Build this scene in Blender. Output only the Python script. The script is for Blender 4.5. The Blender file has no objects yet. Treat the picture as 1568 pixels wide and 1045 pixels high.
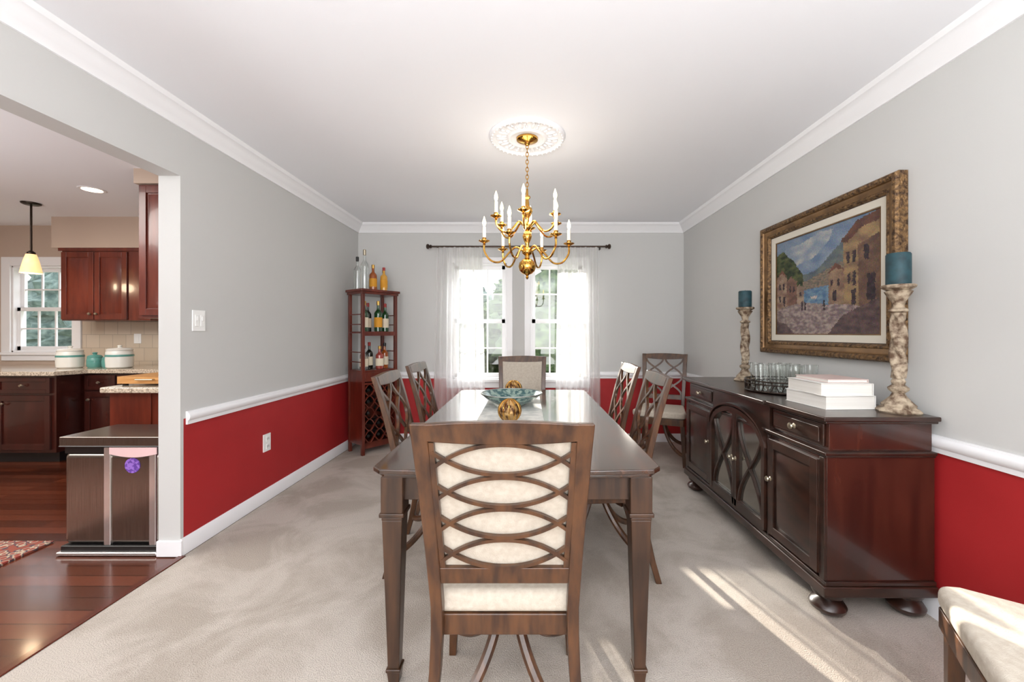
import bpy, math, random
from math import sin, cos, pi, radians, sqrt
from mathutils import Vector, Matrix, noise
random.seed(4)
S = bpy.context.scene

# ------------------------------------------------------------------ materials
def lin(c):
    return tuple((v/255/12.92) if v/255 <= 0.04045 else ((v/255+0.055)/1.055)**2.4 for v in c)
def newmat(name):
    m = bpy.data.materials.new(name); m.use_nodes = True
    return m, m.node_tree.nodes, m.node_tree.links, m.node_tree.nodes['Principled BSDF']
def mat(name, c, rough=0.5, metal=0.0, c2=None, scale=8, bump=0.0, bscale=None, coat=0.0, emit=None, estr=0, trans=0, stretch=(1,1,1), detail=4, ramp=(0.35,0.65), spec=0.5, alpha=1, distort=0.0):
    m, N, L, b = newmat(name)
    b.inputs['Base Color'].default_value = (*lin(c), 1)
    b.inputs['Roughness'].default_value = rough
    b.inputs['Metallic'].default_value = metal
    b.inputs['Coat Weight'].default_value = coat
    b.inputs['Coat Roughness'].default_value = 0.08
    b.inputs['Specular IOR Level'].default_value = spec
    b.inputs['Transmission Weight'].default_value = trans
    b.inputs['Alpha'].default_value = alpha
    if emit:
        b.inputs['Emission Color'].default_value = (*lin(emit), 1); b.inputs['Emission Strength'].default_value = estr
    tc = N.new('ShaderNodeTexCoord'); mp = N.new('ShaderNodeMapping')
    L.new(tc.outputs['Object'], mp.inputs['Vector']); mp.inputs['Scale'].default_value = stretch
    if c2:
        n = N.new('ShaderNodeTexNoise'); n.inputs['Scale'].default_value = scale; n.inputs['Detail'].default_value = detail
        n.inputs['Distortion'].default_value = distort
        L.new(mp.outputs[0], n.inputs['Vector'])
        r = N.new('ShaderNodeValToRGB'); r.color_ramp.elements[0].position = ramp[0]; r.color_ramp.elements[1].position = ramp[1]
        r.color_ramp.elements[0].color = (*lin(c), 1); r.color_ramp.elements[1].color = (*lin(c2), 1)
        L.new(n.outputs['Fac'], r.inputs[0]); L.new(r.outputs[0], b.inputs['Base Color'])
    if bump:
        n2 = N.new('ShaderNodeTexNoise'); n2.inputs['Scale'].default_value = bscale or scale; n2.inputs['Detail'].default_value = 3
        L.new(mp.outputs[0], n2.inputs['Vector'])
        bm = N.new('ShaderNodeBump'); bm.inputs['Strength'].default_value = bump; bm.inputs['Distance'].default_value = 0.01
        L.new(n2.outputs['Fac'], bm.inputs['Height']); L.new(bm.outputs[0], b.inputs['Normal'])
    return m
def brick(name, c1, c2, mortar, w, h, msize, rough, rot=(0,0,0), coat=0, noise_mix=None):
    m, N, L, b = newmat(name)
    tc = N.new('ShaderNodeTexCoord'); mp = N.new('ShaderNodeMapping'); L.new(tc.outputs['Object'], mp.inputs[0])
    mp.inputs['Rotation'].default_value = rot
    t = N.new('ShaderNodeTexBrick'); L.new(mp.outputs[0], t.inputs['Vector'])
    t.inputs['Scale'].default_value = 1; t.inputs['Brick Width'].default_value = w; t.inputs['Row Height'].default_value = h
    t.inputs['Mortar Size'].default_value = msize; t.inputs['Color1'].default_value = (*lin(c1),1); t.inputs['Color2'].default_value = (*lin(c2),1)
    t.inputs['Mortar'].default_value = (*lin(mortar),1); t.offset = 0.37
    L.new(t.outputs['Color'], b.inputs['Base Color']); b.inputs['Roughness'].default_value = rough
    b.inputs['Coat Weight'].default_value = coat; b.inputs['Coat Roughness'].default_value = 0.1
    return m

M_gray = mat('paint_gray', (200,200,198), 0.7, bump=0.03, bscale=300)
M_red = mat('paint_red', (160,25,28), 0.65, c2=(168,30,33), scale=3, bump=0.04, bscale=300)
M_white = mat('paint_trim_white', (238,238,240), 0.35)
M_ceil = mat('ceiling_white', (240,241,245), 0.9, bump=0.02, bscale=200)
M_tan = mat('paint_tan', (190,170,154), 0.75)
M_chairwood = mat('chair_wood', (52,30,17), 0.36, c2=(90,57,32), scale=6, stretch=(6,6,1), coat=0.2, detail=6)
M_tablewood = mat('table_wood', (42,26,18), 0.16, c2=(70,44,30), scale=5, stretch=(8,0.8,8), coat=1.0, detail=6)
M_tablelegw = mat('table_leg_wood', (44,28,18), 0.34, c2=(72,47,30), scale=5, stretch=(6,6,0.8), coat=0.2, detail=6)
M_darkwood = mat('sideboard_wood', (34,20,14), 0.32, c2=(54,31,22), scale=4, stretch=(2,2,6), coat=0.3, detail=6)
M_mahog = mat('sideboard_side_wood', (44,21,15), 0.24, c2=(66,32,22), scale=3, stretch=(5,5,0.7), coat=0.45, detail=6, distort=0.6)
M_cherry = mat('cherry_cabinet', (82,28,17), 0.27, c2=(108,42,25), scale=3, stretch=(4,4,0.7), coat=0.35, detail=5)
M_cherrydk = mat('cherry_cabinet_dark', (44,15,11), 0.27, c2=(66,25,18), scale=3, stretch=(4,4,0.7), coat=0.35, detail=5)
M_rackwood = mat('rack_wood', (80,28,18), 0.3, c2=(106,42,28), scale=4, stretch=(4,4,1), coat=0.3)
M_fabric = mat('cream_fabric', (184,173,158), 0.95, c2=(196,187,173), scale=60, bump=0.25, bscale=400)
M_brass = mat('polished_brass', (214,164,82), 0.12, 1.0)
M_bronze = mat('dark_bronze', (52,42,36), 0.35, 0.8)
M_pewter = mat('antique_nickel_knob', (176,166,146), 0.3, 0.9)
M_rod = mat('curtain_rod_metal', (80,66,58), 0.35, 0.8)
M_candle = mat('candle_sleeve', (240,236,222), 0.5)
M_bulb = mat('flame_bulb', (255,240,210), 0.3, emit=(255,226,170), estr=7)
M_teal = mat('teal_candle_wax', (20,48,56), 0.6, c2=(34,70,78), scale=25)
M_carved = mat('carved_wash_wood', (92,70,52), 0.7, c2=(176,160,138), scale=34, bump=0.8, bscale=50, ramp=(0.38,0.62))
M_gold = mat('gilt_frame', (66,46,32), 0.4, 0.5, c2=(142,110,72), scale=55, bump=1.0, bscale=80)
M_gold2 = mat('gilt_smooth', (96,70,44), 0.38, 0.55, c2=(128,96,60), scale=12)
M_frdark = mat('frame_dark', (52,36,26), 0.5)
M_mat = mat('picture_linen_liner', (210,204,190), 0.9)
M_steel = mat('brushed_steel_dark', (136,128,120), 0.25, 0.95, c2=(160,152,144), scale=8, stretch=(60,60,0.6))
M_chrome = mat('bright_steel', (230,228,226), 0.2, 0.85)
M_blackpl = mat('black_plastic', (24,22,22), 0.4)
M_pink = mat('bag_liner_pink', (226,192,192), 0.5)
M_purple = mat('sticker_purple', (96,60,150), 0.5, c2=(150,110,200), scale=60, ramp=(0.48,0.52))
M_paper = mat('book_pages', (216,212,204), 0.9, c2=(230,227,222), scale=3, stretch=(1,1,150))
M_bookw = mat('book_cover_white', (222,220,216), 0.5)
M_bookr = mat('book_cover_blush', (208,186,180), 0.5)
M_granite = mat('granite', (120,104,88), 0.15, c2=(216,202,182), scale=90, detail=8, coat=0.4, ramp=(0.3,0.58))
M_butcher = mat('butcher_block', (176,122,68), 0.45, c2=(206,156,98), scale=6, stretch=(1,14,14))
M_ceramic = mat('white_ceramic', (232,232,226), 0.2)
M_aqua = mat('aqua_glaze', (92,152,144), 0.25)
M_bowl = mat('bowl_glaze', (58,96,100), 0.2, 0.3, c2=(150,174,164), scale=34, detail=3, ramp=(0.42,0.6), coat=0.5)
M_silver = mat('silver_rim', (170,176,170), 0.25, 0.9)
M_runner = mat('table_runner_cloth', (188,190,186), 0.95, c2=(218,218,212), scale=22, bump=0.2, bscale=300)
M_shade = mat('alabaster_glass_shade', (244,214,166), 0.4, emit=(255,204,140), estr=0.9, c2=(236,196,140), scale=14)
M_glowd = mat('downlight_lens', (255,240,220), 0.4, emit=(255,236,205), estr=5)
M_plastic = mat('plate_plastic', (240,240,238), 0.35)
M_slot = mat('slot_dark', (70,70,70), 0.6)
M_grass = mat('grass', (88,104,62), 0.95, c2=(126,136,86), scale=3)
M_leaf = mat('foliage', (52,74,46), 0.9, c2=(112,132,90), scale=5, bump=0.6, bscale=6, detail=8)
M_leaf2 = mat('foliage_blue', (84,106,100), 0.9, c2=(136,154,144), scale=5, detail=8)
M_bark = mat('bark', (84,70,58), 0.9, c2=(60,50,42), scale=10)
M_threshold = mat('threshold_wood', (84,32,18), 0.25, coat=0.3)

def m_carpet():
    m, N, L, b = newmat('carpet_beige')
    tc = N.new('ShaderNodeTexCoord')
    n = N.new('ShaderNodeTexNoise'); n.inputs['Scale'].default_value = 2.4; n.inputs['Detail'].default_value = 7; n.inputs['Distortion'].default_value = 0.5; n.inputs['Roughness'].default_value = 0.6
    n2 = N.new('ShaderNodeTexNoise'); n2.inputs['Scale'].default_value = 220; n2.inputs['Detail'].default_value = 3
    L.new(tc.outputs['Object'], n.inputs['Vector']); L.new(tc.outputs['Object'], n2.inputs['Vector'])
    r = N.new('ShaderNodeValToRGB'); e = r.color_ramp.elements
    e[0].position = 0.42; e[0].color = (*lin((178,168,157)),1); e[1].position = 0.56; e[1].color = (*lin((197,188,178)),1)
    L.new(n.outputs['Fac'], r.inputs[0])
    mx = N.new('ShaderNodeMix'); mx.data_type = 'RGBA'; mx.blend_type = 'MULTIPLY'; mx.inputs[0].default_value = 0.45
    r2 = N.new('ShaderNodeValToRGB'); r2.color_ramp.elements[0].position = 0.32; r2.color_ramp.elements[0].color = (0.5,0.5,0.5,1); r2.color_ramp.elements[1].position = 0.6
    L.new(n2.outputs['Fac'], r2.inputs[0]); L.new(r.outputs[0], mx.inputs[6]); L.new(r2.outputs[0], mx.inputs[7])
    L.new(mx.outputs[2], b.inputs['Base Color']); b.inputs['Roughness'].default_value = 1; b.inputs['Specular IOR Level'].default_value = 0.1
    bm = N.new('ShaderNodeBump'); bm.inputs['Strength'].default_value = 0.6; bm.inputs['Distance'].default_value = 0.008
    L.new(n2.outputs['Fac'], bm.inputs['Height']); L.new(bm.outputs[0], b.inputs['Normal'])
    return m
M_carpet = m_carpet()
M_hardwood = brick('hardwood_floor', (60,26,15), (104,50,30), (28,11,7), 1.3, 0.085, 0.0025, 0.22, coat=0.4)
M_tile = brick('backsplash_tile', (196,180,160), (208,194,176), (170,158,142), 0.15, 0.15, 0.003, 0.4, rot=(radians(90),0,0))
def m_rug():
    m, N, L, b = newmat('oriental_rug')
    tc = N.new('ShaderNodeTexCoord'); v = N.new('ShaderNodeTexVoronoi'); v.inputs['Scale'].default_value = 26
    L.new(tc.outputs['Object'], v.inputs['Vector'])
    r = N.new('ShaderNodeValToRGB'); r.color_ramp.interpolation = 'CONSTANT'
    e = r.color_ramp.elements; e[0].color = (*lin((140,60,50)),1); e[1].position = 0.35; e[1].color = (*lin((180,162,140)),1)
    x = e.new(0.5); x.color = (*lin((80,66,74)),1); x = e.new(0.62); x.color = (*lin((140,74,60)),1)
    L.new(v.outputs['Distance'], r.inputs[0]); L.new(r.outputs[0], b.inputs['Base Color']); b.inputs['Roughness'].default_value = 1
    return m
M_rug = m_rug()
def m_glasspane():
    m = bpy.data.materials.new('window_glass'); m.use_nodes = True; N = m.node_tree.nodes; L = m.node_tree.links; N.clear()
    o = N.new('ShaderNodeOutputMaterial'); mx = N.new('ShaderNodeMixShader'); t = N.new('ShaderNodeBsdfTransparent'); g = N.new('ShaderNodeBsdfGlossy')
    g.inputs['Roughness'].default_value = 0.02; mx.inputs[0].default_value = 0.05
    L.new(t.outputs[0], mx.inputs[1]); L.new(g.outputs[0], mx.inputs[2]); L.new(mx.outputs[0], o.inputs[0]); return m
M_pane = m_glasspane()
def m_sheer():
    m = bpy.data.materials.new('sheer_voile'); m.use_nodes = True; N = m.node_tree.nodes; L = m.node_tree.links; N.clear()
    o = N.new('ShaderNodeOutputMaterial'); mx = N.new('ShaderNodeMixShader'); t = N.new('ShaderNodeBsdfTransparent')
    m2 = N.new('ShaderNodeMixShader'); m2.inputs[0].default_value = 0.4
    tr = N.new('ShaderNodeBsdfTranslucent'); tr.inputs[0].default_value = (0.96,0.95,0.94,1)
    d = N.new('ShaderNodeBsdfDiffuse'); d.inputs[0].default_value = (0.94,0.94,0.94,1)
    mx.inputs[0].default_value = 0.66
    L.new(tr.outputs[0], m2.inputs[1]); L.new(d.outputs[0], m2.inputs[2])
    L.new(t.outputs[0], mx.inputs[1]); L.new(m2.outputs[0], mx.inputs[2]); L.new(mx.outputs[0], o.inputs[0]); return m
M_sheer = m_sheer()
def m_thinglass(name, tint, refl=0.12):
    m = bpy.data.materials.new(name); m.use_nodes = True; N = m.node_tree.nodes; L = m.node_tree.links; N.clear()
    o = N.new('ShaderNodeOutputMaterial'); mx = N.new('ShaderNodeMixShader'); t = N.new('ShaderNodeBsdfTransparent'); g = N.new('ShaderNodeBsdfGlossy')
    t.inputs[0].default_value = (*lin(tint),1); g.inputs['Roughness'].default_value = 0.05
    lw = N.new('ShaderNodeLayerWeight'); lw.inputs[0].default_value = 0.25
    mp = N.new('ShaderNodeMath'); mp.operation = 'MULTIPLY_ADD'; mp.inputs[1].default_value = 0.6; mp.inputs[2].default_value = refl
    L.new(lw.outputs['Fresnel'], mp.inputs[0]); L.new(mp.outputs[0], mx.inputs[0])
    L.new(t.outputs[0], mx.inputs[1]); L.new(g.outputs[0], mx.inputs[2]); L.new(mx.outputs[0], o.inputs[0]); return m
M_clear = m_thinglass('clear_glass', (248,250,249), 0.08)
M_cabglass = mat('cabinet_antique_glass', (150,146,138), 0.08, 0.85)

# ------------------------------------------------------------------ mesh builder
class MB:
    def __init__(s): s.v=[]; s.f=[]; s.m=[]; s.mats=[]; s.M=Matrix.Identity(4)
    def mi(s, m):
        if m not in s.mats: s.mats.append(m)
        return s.mats.index(m)
    def add(s, vs, fs, m, fn=None):
        b=len(s.v); i=s.mi(m)
        for v in vs:
            if fn: v = fn(*v)
            s.v.append(tuple(s.M @ Vector(v)))
        for f in fs: s.f.append([b+k for k in f]); s.m.append(i)
    def box(s, x0,x1,y0,y1,z0,z1, m, fn=None):
        vs=[(x0,y0,z0),(x1,y0,z0),(x1,y1,z0),(x0,y1,z0),(x0,y0,z1),(x1,y0,z1),(x1,y1,z1),(x0,y1,z1)]
        s.add(vs,[(0,3,2,1),(4,5,6,7),(0,1,5,4),(1,2,6,5),(2,3,7,6),(3,0,4,7)],m,fn)
    def taper(s, cx,cy,z0,z1,w0,w1, m, cx1=None, cy1=None):
        cx1 = cx if cx1 is None else cx1; cy1 = cy if cy1 is None else cy1
        a,b=w0/2,w1/2
        vs=[(cx-a,cy-a,z0),(cx+a,cy-a,z0),(cx+a,cy+a,z0),(cx-a,cy+a,z0),(cx1-b,cy1-b,z1),(cx1+b,cy1-b,z1),(cx1+b,cy1+b,z1),(cx1-b,cy1+b,z1)]
        s.add(vs,[(0,3,2,1),(4,5,6,7),(0,1,5,4),(1,2,6,5),(2,3,7,6),(3,0,4,7)],m)
    def lathe(s, prof, c, m, n=24, rf=None, cap=True):
        vs=[];fs=[]
        for (r,z) in prof:
            for k in range(n):
                a=2*pi*k/n; rr=r*(rf(a,z) if rf else 1); vs.append((c[0]+rr*cos(a),c[1]+rr*sin(a),c[2]+z))
        for i in range(len(prof)-1):
            for k in range(n):
                k2=(k+1)%n; fs.append((i*n+k,i*n+k2,(i+1)*n+k2,(i+1)*n+k))
        if cap and prof[0][0]>1e-3: fs.append(tuple(reversed(range(n))))
        if cap and prof[-1][0]>1e-3: fs.append(tuple((len(prof)-1)*n+k for k in range(n)))
        s.add(vs,fs,m)
    def tube(s, pts, r, m, n=8, closed=False):
        P=[Vector(p) for p in pts]; N_=len(P); R=r if isinstance(r,(list,tuple)) else [r]*N_
        vs=[];fs=[]; up=Vector((0,0,1)); prev=None
        for i,p in enumerate(P):
            if closed: t=(P[(i+1)%N_]-P[i-1])
            else: t=(P[min(i+1,N_-1)]-P[max(i-1,0)])
            t.normalize()
            if prev is None:
                a=t.cross(up)
                if a.length<1e-3: a=t.cross(Vector((1,0,0)))
            else: a=prev-t*prev.dot(t)
            a.normalize(); prev=a; b=t.cross(a)
            for k in range(n):
                th=2*pi*k/n; vs.append(tuple(p+a*cos(th)*R[i]+b*sin(th)*R[i]))
        for i in range(N_ if closed else N_-1):
            j=(i+1)%N_
            for k in range(n):
                k2=(k+1)%n; fs.append((i*n+k,i*n+k2,j*n+k2,j*n+k))
        if not closed: fs.append(tuple(reversed(range(n)))); fs.append(tuple((N_-1)*n+k for k in range(n)))
        s.add(vs,fs,m)
    def bar(s, pts, wx, wy, m):
        n=len(pts); vs=[];fs=[]
        for i,p in enumerate(pts):
            a=wx[i]/2;b=wy[i]/2
            vs+=[(p[0]-a,p[1]-b,p[2]),(p[0]+a,p[1]-b,p[2]),(p[0]+a,p[1]+b,p[2]),(p[0]-a,p[1]+b,p[2])]
        for i in range(n-1):
            for k in range(4):
                k2=(k+1)%4; fs.append((i*4+k,i*4+k2,(i+1)*4+k2,(i+1)*4+k))
        fs.append((3,2,1,0)); o=(n-1)*4; fs.append((o,o+1,o+2,o+3)); s.add(vs,fs,m)
    def ribbon(s, pts, w, t0, t1, m, fn, asp=1.0):
        """flat strip in (a,b) plane, thickness t0..t1 ; asp = metres per unit of a"""
        P=[Vector((p[0]*asp,p[1])) for p in pts]; n=len(P); vs=[];fs=[]
        for i,p in enumerate(P):
            t=P[min(i+1,n-1)]-P[max(i-1,0)]; t.normalize(); q=Vector((-t.y,t.x))*w/2
            a=p+q;b=p-q
            vs+=[(a.x/asp,a.y,t0),(b.x/asp,b.y,t0),(b.x/asp,b.y,t1),(a.x/asp,a.y,t1)]
        for i in range(n-1):
            for k in range(4):
                k2=(k+1)%4; fs.append((i*4+k,i*4+k2,(i+1)*4+k2,(i+1)*4+k))
        fs.append((3,2,1,0)); o=(n-1)*4; fs.append((o,o+1,o+2,o+3)); s.add(vs,fs,m,fn)
    def prism(s, poly, t0, t1, m, fn):
        n=len(poly); vs=[(p[0],p[1],t0) for p in poly]+[(p[0],p[1],t1) for p in poly]
        fs=[tuple(reversed(range(n))),tuple(range(n,2*n))]+[(k,(k+1)%n,n+(k+1)%n,n+k) for k in range(n)]
        s.add(vs,fs,m,fn)
    def grid(s, nu, nv, fn2, m):
        vs=[fn2(i/nu,j/nv) for j in range(nv+1) for i in range(nu+1)]
        fs=[(j*(nu+1)+i,j*(nu+1)+i+1,(j+1)*(nu+1)+i+1,(j+1)*(nu+1)+i) for j in range(nv) for i in range(nu)]
        s.add(vs,fs,m)
    def sphere(s, c, r, m, n=16, sc=(1,1,1)):
        vs=[];fs=[]
        for i in range(n+1):
            rr=max(r*sin(pi*i/n),1e-5); z=-r*cos(pi*i/n)
            for k in range(n):
                a=2*pi*k/n; vs.append((c[0]+rr*cos(a)*sc[0],c[1]+rr*sin(a)*sc[1],c[2]+z*sc[2]))
        for i in range(n):
            for k in range(n):
                k2=(k+1)%n; fs.append((i*n+k,i*n+k2,(i+1)*n+k2,(i+1)*n+k))
        s.add(vs,fs,m)
    def make(s, name, parent=None, bevel=0, seg=2, loc=(0,0,0), rot=0, angle=38, sub=0):
        me=bpy.data.meshes.new(name); me.from_pydata(s.v,[],s.f); me.update()
        for m in s.mats: me.materials.append(m)
        for i,p in enumerate(me.polygons): p.material_index=s.m[i]; p.use_smooth=True
        import bmesh
        bm=bmesh.new(); bm.from_mesh(me); bmesh.ops.recalc_face_normals(bm,faces=bm.faces); bm.to_mesh(me); bm.free()
        me.set_sharp_from_angle(angle=radians(angle))
        o=bpy.data.objects.new(name,me); S.collection.objects.link(o)
        o.location=loc; o.rotation_euler=(0,0,rot)
        if parent: o.parent=parent
        if bevel:
            b=o.modifiers.new('bevel','BEVEL'); b.width=bevel; b.segments=seg; b.limit_method='ANGLE'; b.angle_limit=radians(40); b.harden_normals=True
        return o
def group(name, loc=(0,0,0), rot=0):
    e=bpy.data.objects.new(name,None); e.empty_display_size=0.1; S.collection.objects.link(e); e.location=loc; e.rotation_euler=(0,0,rot); return e

XL,XR,YB,H = -1.90,1.75,4.54,2.44
RAIL=0.745
# ------------------------------------------------------------------ room shell
b=MB(); b.box(XL+0.02,XR+0.12,-3.0,YB+0.1,-0.1,0.0,M_carpet); b.make('floor')
b=MB(); b.box(-6.7,XL+0.0,-3.0,4.7,-0.1,-0.004,M_hardwood); b.make('floor_kitchen')
b=MB(); b.box(XL-0.0,XL+0.035,-3.0,2.21,-0.03,0.006,M_threshold); b.make('trim_threshold',bevel=0.003)
b=MB(); b.box(-6.7,XR+0.12,-3.1,4.75,H,H+0.1,M_ceil); b.make('ceiling')
b=MB()
b.box(XL-0.12,XL,2.235,YB,RAIL,H,M_gray); b.box(XL-0.12,XL,2.235,YB,0,RAIL,M_red)
b.box(XL-0.12,XL,2.215,2.235,0,H,M_gray)
b.box(XL-0.12,XL,0.0,2.215,2.08,H,M_gray)
b.box(XL-0.12,XL,-3.0,0.0,0,H,M_gray)
b.make('wall_left')
b=MB(); b.box(XR,XR+0.12,-3.0,YB,RAIL,H,M_gray); b.box(XR,XR+0.12,-3.0,YB,0,RAIL,M_red); b.make('wall_right')
b=MB(); b.box(XL-0.12,XR+0.12,-3.12,-3.0,0,H,M_gray); b.make('wall_rear')
WL=(-0.84,-0.235); WR=(0.03,0.635); WZ=(0.70,2.0)
b=MB()
def bw(x0,x1,z0,z1):
    if z0<RAIL<z1:
        b.box(x0,x1,YB,YB+0.14,z0,RAIL,M_red); b.box(x0,x1,YB,YB+0.14,RAIL,z1,M_gray)
    else: b.box(x0,x1,YB,YB+0.14,z0,z1,M_gray if z0>=RAIL else M_red)
bw(XL-0.12,WL[0],0,H); bw(WL[1],WR[0],0,H); bw(WR[1],XR+0.12,0,H)
for w in (WL,WR): bw(w[0],w[1],0,WZ[0]); bw(w[0],w[1],WZ[1],H)
b.make('wall_back')
KW=(-5.86,-5.16); KZ=(1.0,1.98); KY=4.60
b=MB()
b.box(-6.7,KW[0],KY,KY+0.1,0,H,M_tan); b.box(KW[1],XL-0.12,KY,KY+0.1,0,H,M_tan); b.box(KW[0],KW[1],KY,KY+0.1,0,KZ[0],M_tan); b.box(KW[0],KW[1],KY,KY+0.1,KZ[1],H,M_tan)
b.box(KW[1]+0.11,-2.03,KY-0.008,KY,0.86,1.345,M_tile)
b.make('wall_kitchen_back')
b=MB(); b.box(-6.7,-6.6,-3,4.6,0,H,M_tan); b.make('wall_kitchen_left')
b=MB(); b.box(-6.6,XL-0.12,-3.1,-3.0,0,H,M_tan); b.make('wall_kitchen_rear')
b=MB(); b.box(-5.0,-3.95,4.25,4.6,2.115,H,M_tan); b.make('trim_soffit_1')
b=MB(); b.box(-2.92,-2.03,3.0,3.4,2.33,H,M_tan); b.make('trim_soffit_2')

crown=[(0,0),(0,-0.10),(0.012,-0.10),(0.016,-0.085),(0.03,-0.07),(0.05,-0.045),(0.062,-0.028),(0.075,-0.022),(0.08,-0.012),(0.085,0)]
rail=[(0,-0.035),(0.010,-0.035),(0.012,-0.015),(0.020,-0.008),(0.026,0.010),(0.022,0.024),(0.014,0.030),(0.012,0.038),(0,0.038)]
base=[(0,0),(0.016,0),(0.016,0.065),(0.010,0.078),(0.006,0.09),(0,0.09)]
def run_l(name,prof,z,y0,y1): b=MB(); b.prism(prof,y0,y1,M_white,lambda a,c,t:(XL+a,t,z+c)); return b.make(name)
def run_r(name,prof,z,y0,y1): b=MB(); b.prism(prof,y0,y1,M_white,lambda a,c,t:(XR-a,t,z+c)); return b.make(name)
def run_b(name,prof,z,x0,x1): b=MB(); b.prism(prof,x0,x1,M_white,lambda a,c,t:(t,YB-a,z+c)); return b.make(name)
run_l('trim_crown_left',crown,H,-3,YB); run_r('trim_crown_right',crown,H,-3,YB); run_b('trim_crown_back',crown,H,XL,XR)
run_l('trim_chair_rail_left',rail,RAIL,2.25,YB); run_r('trim_chair_rail_right',rail,RAIL,-3,YB)
b=MB()
for x0,x1 in ((XL,WL[0]-0.07),(WR[1]+0.07,XR)): b.prism(rail,x0,x1,M_white,lambda a,c,t:(t,YB-a,RAIL+c))
b.make('trim_chair_rail_back')
run_l('baseboard_left',base,0,2.215,YB); run_r('baseboard_right',base,0,-3,YB); run_b('baseboard_back',base,0,XL+0.016,XR-0.016)
b=MB(); b.box(XL-0.12,XL+0.016,2.2,2.215,0,0.085,M_white); b.make('baseboard_end',bevel=0.003)

def window(name,x0,x1,z0,z1,yf,cols=3,rows=2,cas=0.065):
    g=group(name,((x0+x1)/2,yf,0)); w=(x1-x0)/2; b=MB()
    for s in (-1,1):
        a,c=sorted((s*w,s*(w+cas))); b.box(a,c,-0.02,0,z0-0.03,z1+cas,M_white)
        a,c=sorted((s*w,s*(w-0.018))); b.box(a,c,0,0.12,z0,z1,M_white)
    b.box(-w,w,-0.02,0,z1,z1+cas,M_white); b.box(-w,w,0,0.12,z1-0.018,z1,M_white)
    b.box(-w-cas-0.0,w+cas+0.0,-0.045,0.0,z0-0.03,z0,M_white); b.box(-w,w,0,0.12,z0,z0+0.02,M_white)
    b.box(-w-cas,w+cas,-0.018,0,z0-0.095,z0-0.03,M_white)
    b.make('casing',g,bevel=0.003)
    zm=(z0+z1)/2; b=MB(); w2=w-0.018
    for (a,c,yy) in ((z0+0.02,zm+0.02,0.035),(zm-0.02,z1-0.018,0.07)):
        b.box(-w2,-w2+0.038,yy,yy+0.03,a,c,M_white); b.box(w2-0.038,w2,yy,yy+0.03,a,c,M_white)
        b.box(-w2,w2,yy,yy+0.03,a,a+0.045,M_white); b.box(-w2,w2,yy,yy+0.03,c-0.04,c,M_white)
        iw=2*(w2-0.038)
        for k in range(1,cols): x=-w2+0.038+iw*k/cols; b.box(x-0.008,x+0.008,yy+0.006,yy+0.022,a+0.045,c-0.04,M_white)
        for k in range(1,rows): z=a+0.045+(c-a-0.085)*k/rows; b.box(-w2+0.038,w2-0.038,yy+0.007,yy+0.021,z-0.008,z+0.008,M_white)
    b.make('sashes',g)
    b=MB(); b.box(-w2,w2,0.048,0.050,z0+0.03,zm,M_pane); b.box(-w2,w2,0.084,0.086,zm,z1-0.03,M_pane); b.make('glass',g)
window('window_1',*WL,*WZ,YB); window('window_2',*WR,*WZ,YB)
window('window_3',*KW,*KZ,KY,cas=0.10)

def curtain(name,x0,x1,xb0,xb1,ph,n=9):
    b=MB()
    def f(u,v):
        z=2.155-v*2.12; ff=v**0.8
        xa=x0+(xb0-x0)*ff; xc=x1+(xb1-x1)*ff
        w=sin(u*2*pi*n+ph+0.6*sin(v*3+ph)); w2=sin(u*2*pi*n*0.43+ph*2+v*2)
        amp=0.020+0.016*v
        return (xa+(xc-xa)*u+0.008*w2*v, 4.43+amp*w+0.008*w2, z)
    b.grid(110,30,f,M_sheer); return b
c=curtain('c',-1.0,-0.50,-1.05,-0.47,0.3); c.make('curtain')
c=curtain('c',0.33,0.78,0.31,0.80,1.7,8); c.make('curtain')
g=group('curtain_rod',(0,4.43,2.165)); b=MB()
b.tube([(-1.05,0,0),(0.85,0,0)],0.0095,M_rod,10)
for sx,x in ((-1,-1.05),(1,0.85)):
    b.tube([(x,0,0),(x+sx*0.012,0,0),(x+sx*0.02,0,0),(x+sx*0.04,0,0),(x+sx*0.055,0,0),(x+sx*0.062,0,0)],[0.014,0.022,0.012,0.030,0.024,0.004],M_rod,12)
    b.tube([(x-sx*0.05,0,0),(x-sx*0.05,0.07,0),(x-sx*0.05,0.11,0)],[0.006,0.006,0.02],M_rod,8)
b.make('rod',g)

b=MB(); b.box(XL,XL+0.006,2.29,2.38,1.23,1.35,M_plastic)
for y in (2.305,2.342): b.box(XL+0.006,XL+0.010,y,y+0.025,1.257,1.323,M_plastic); b.box(XL+0.010,XL+0.014,y+0.006,y+0.019,1.29,1.315,M_plastic)
b.make('light_switch',bevel=0.0015)
b=MB(); b.box(XL,XL+0.006,2.905,2.985,0.36,0.485,M_plastic)
for z in (0.395,0.45):
    b.box(XL+0.006,XL+0.009,2.932,2.968,z-0.018,z+0.018,M_plastic); b.box(XL+0.009,XL+0.0095,2.94,2.944,z-0.008,z+0.008,M_slot); b.box(XL+0.009,XL+0.0095,2.956,2.960,z-0.008,z+0.008,M_slot)
b.make('wall_outlet',bevel=0.001)

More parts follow.
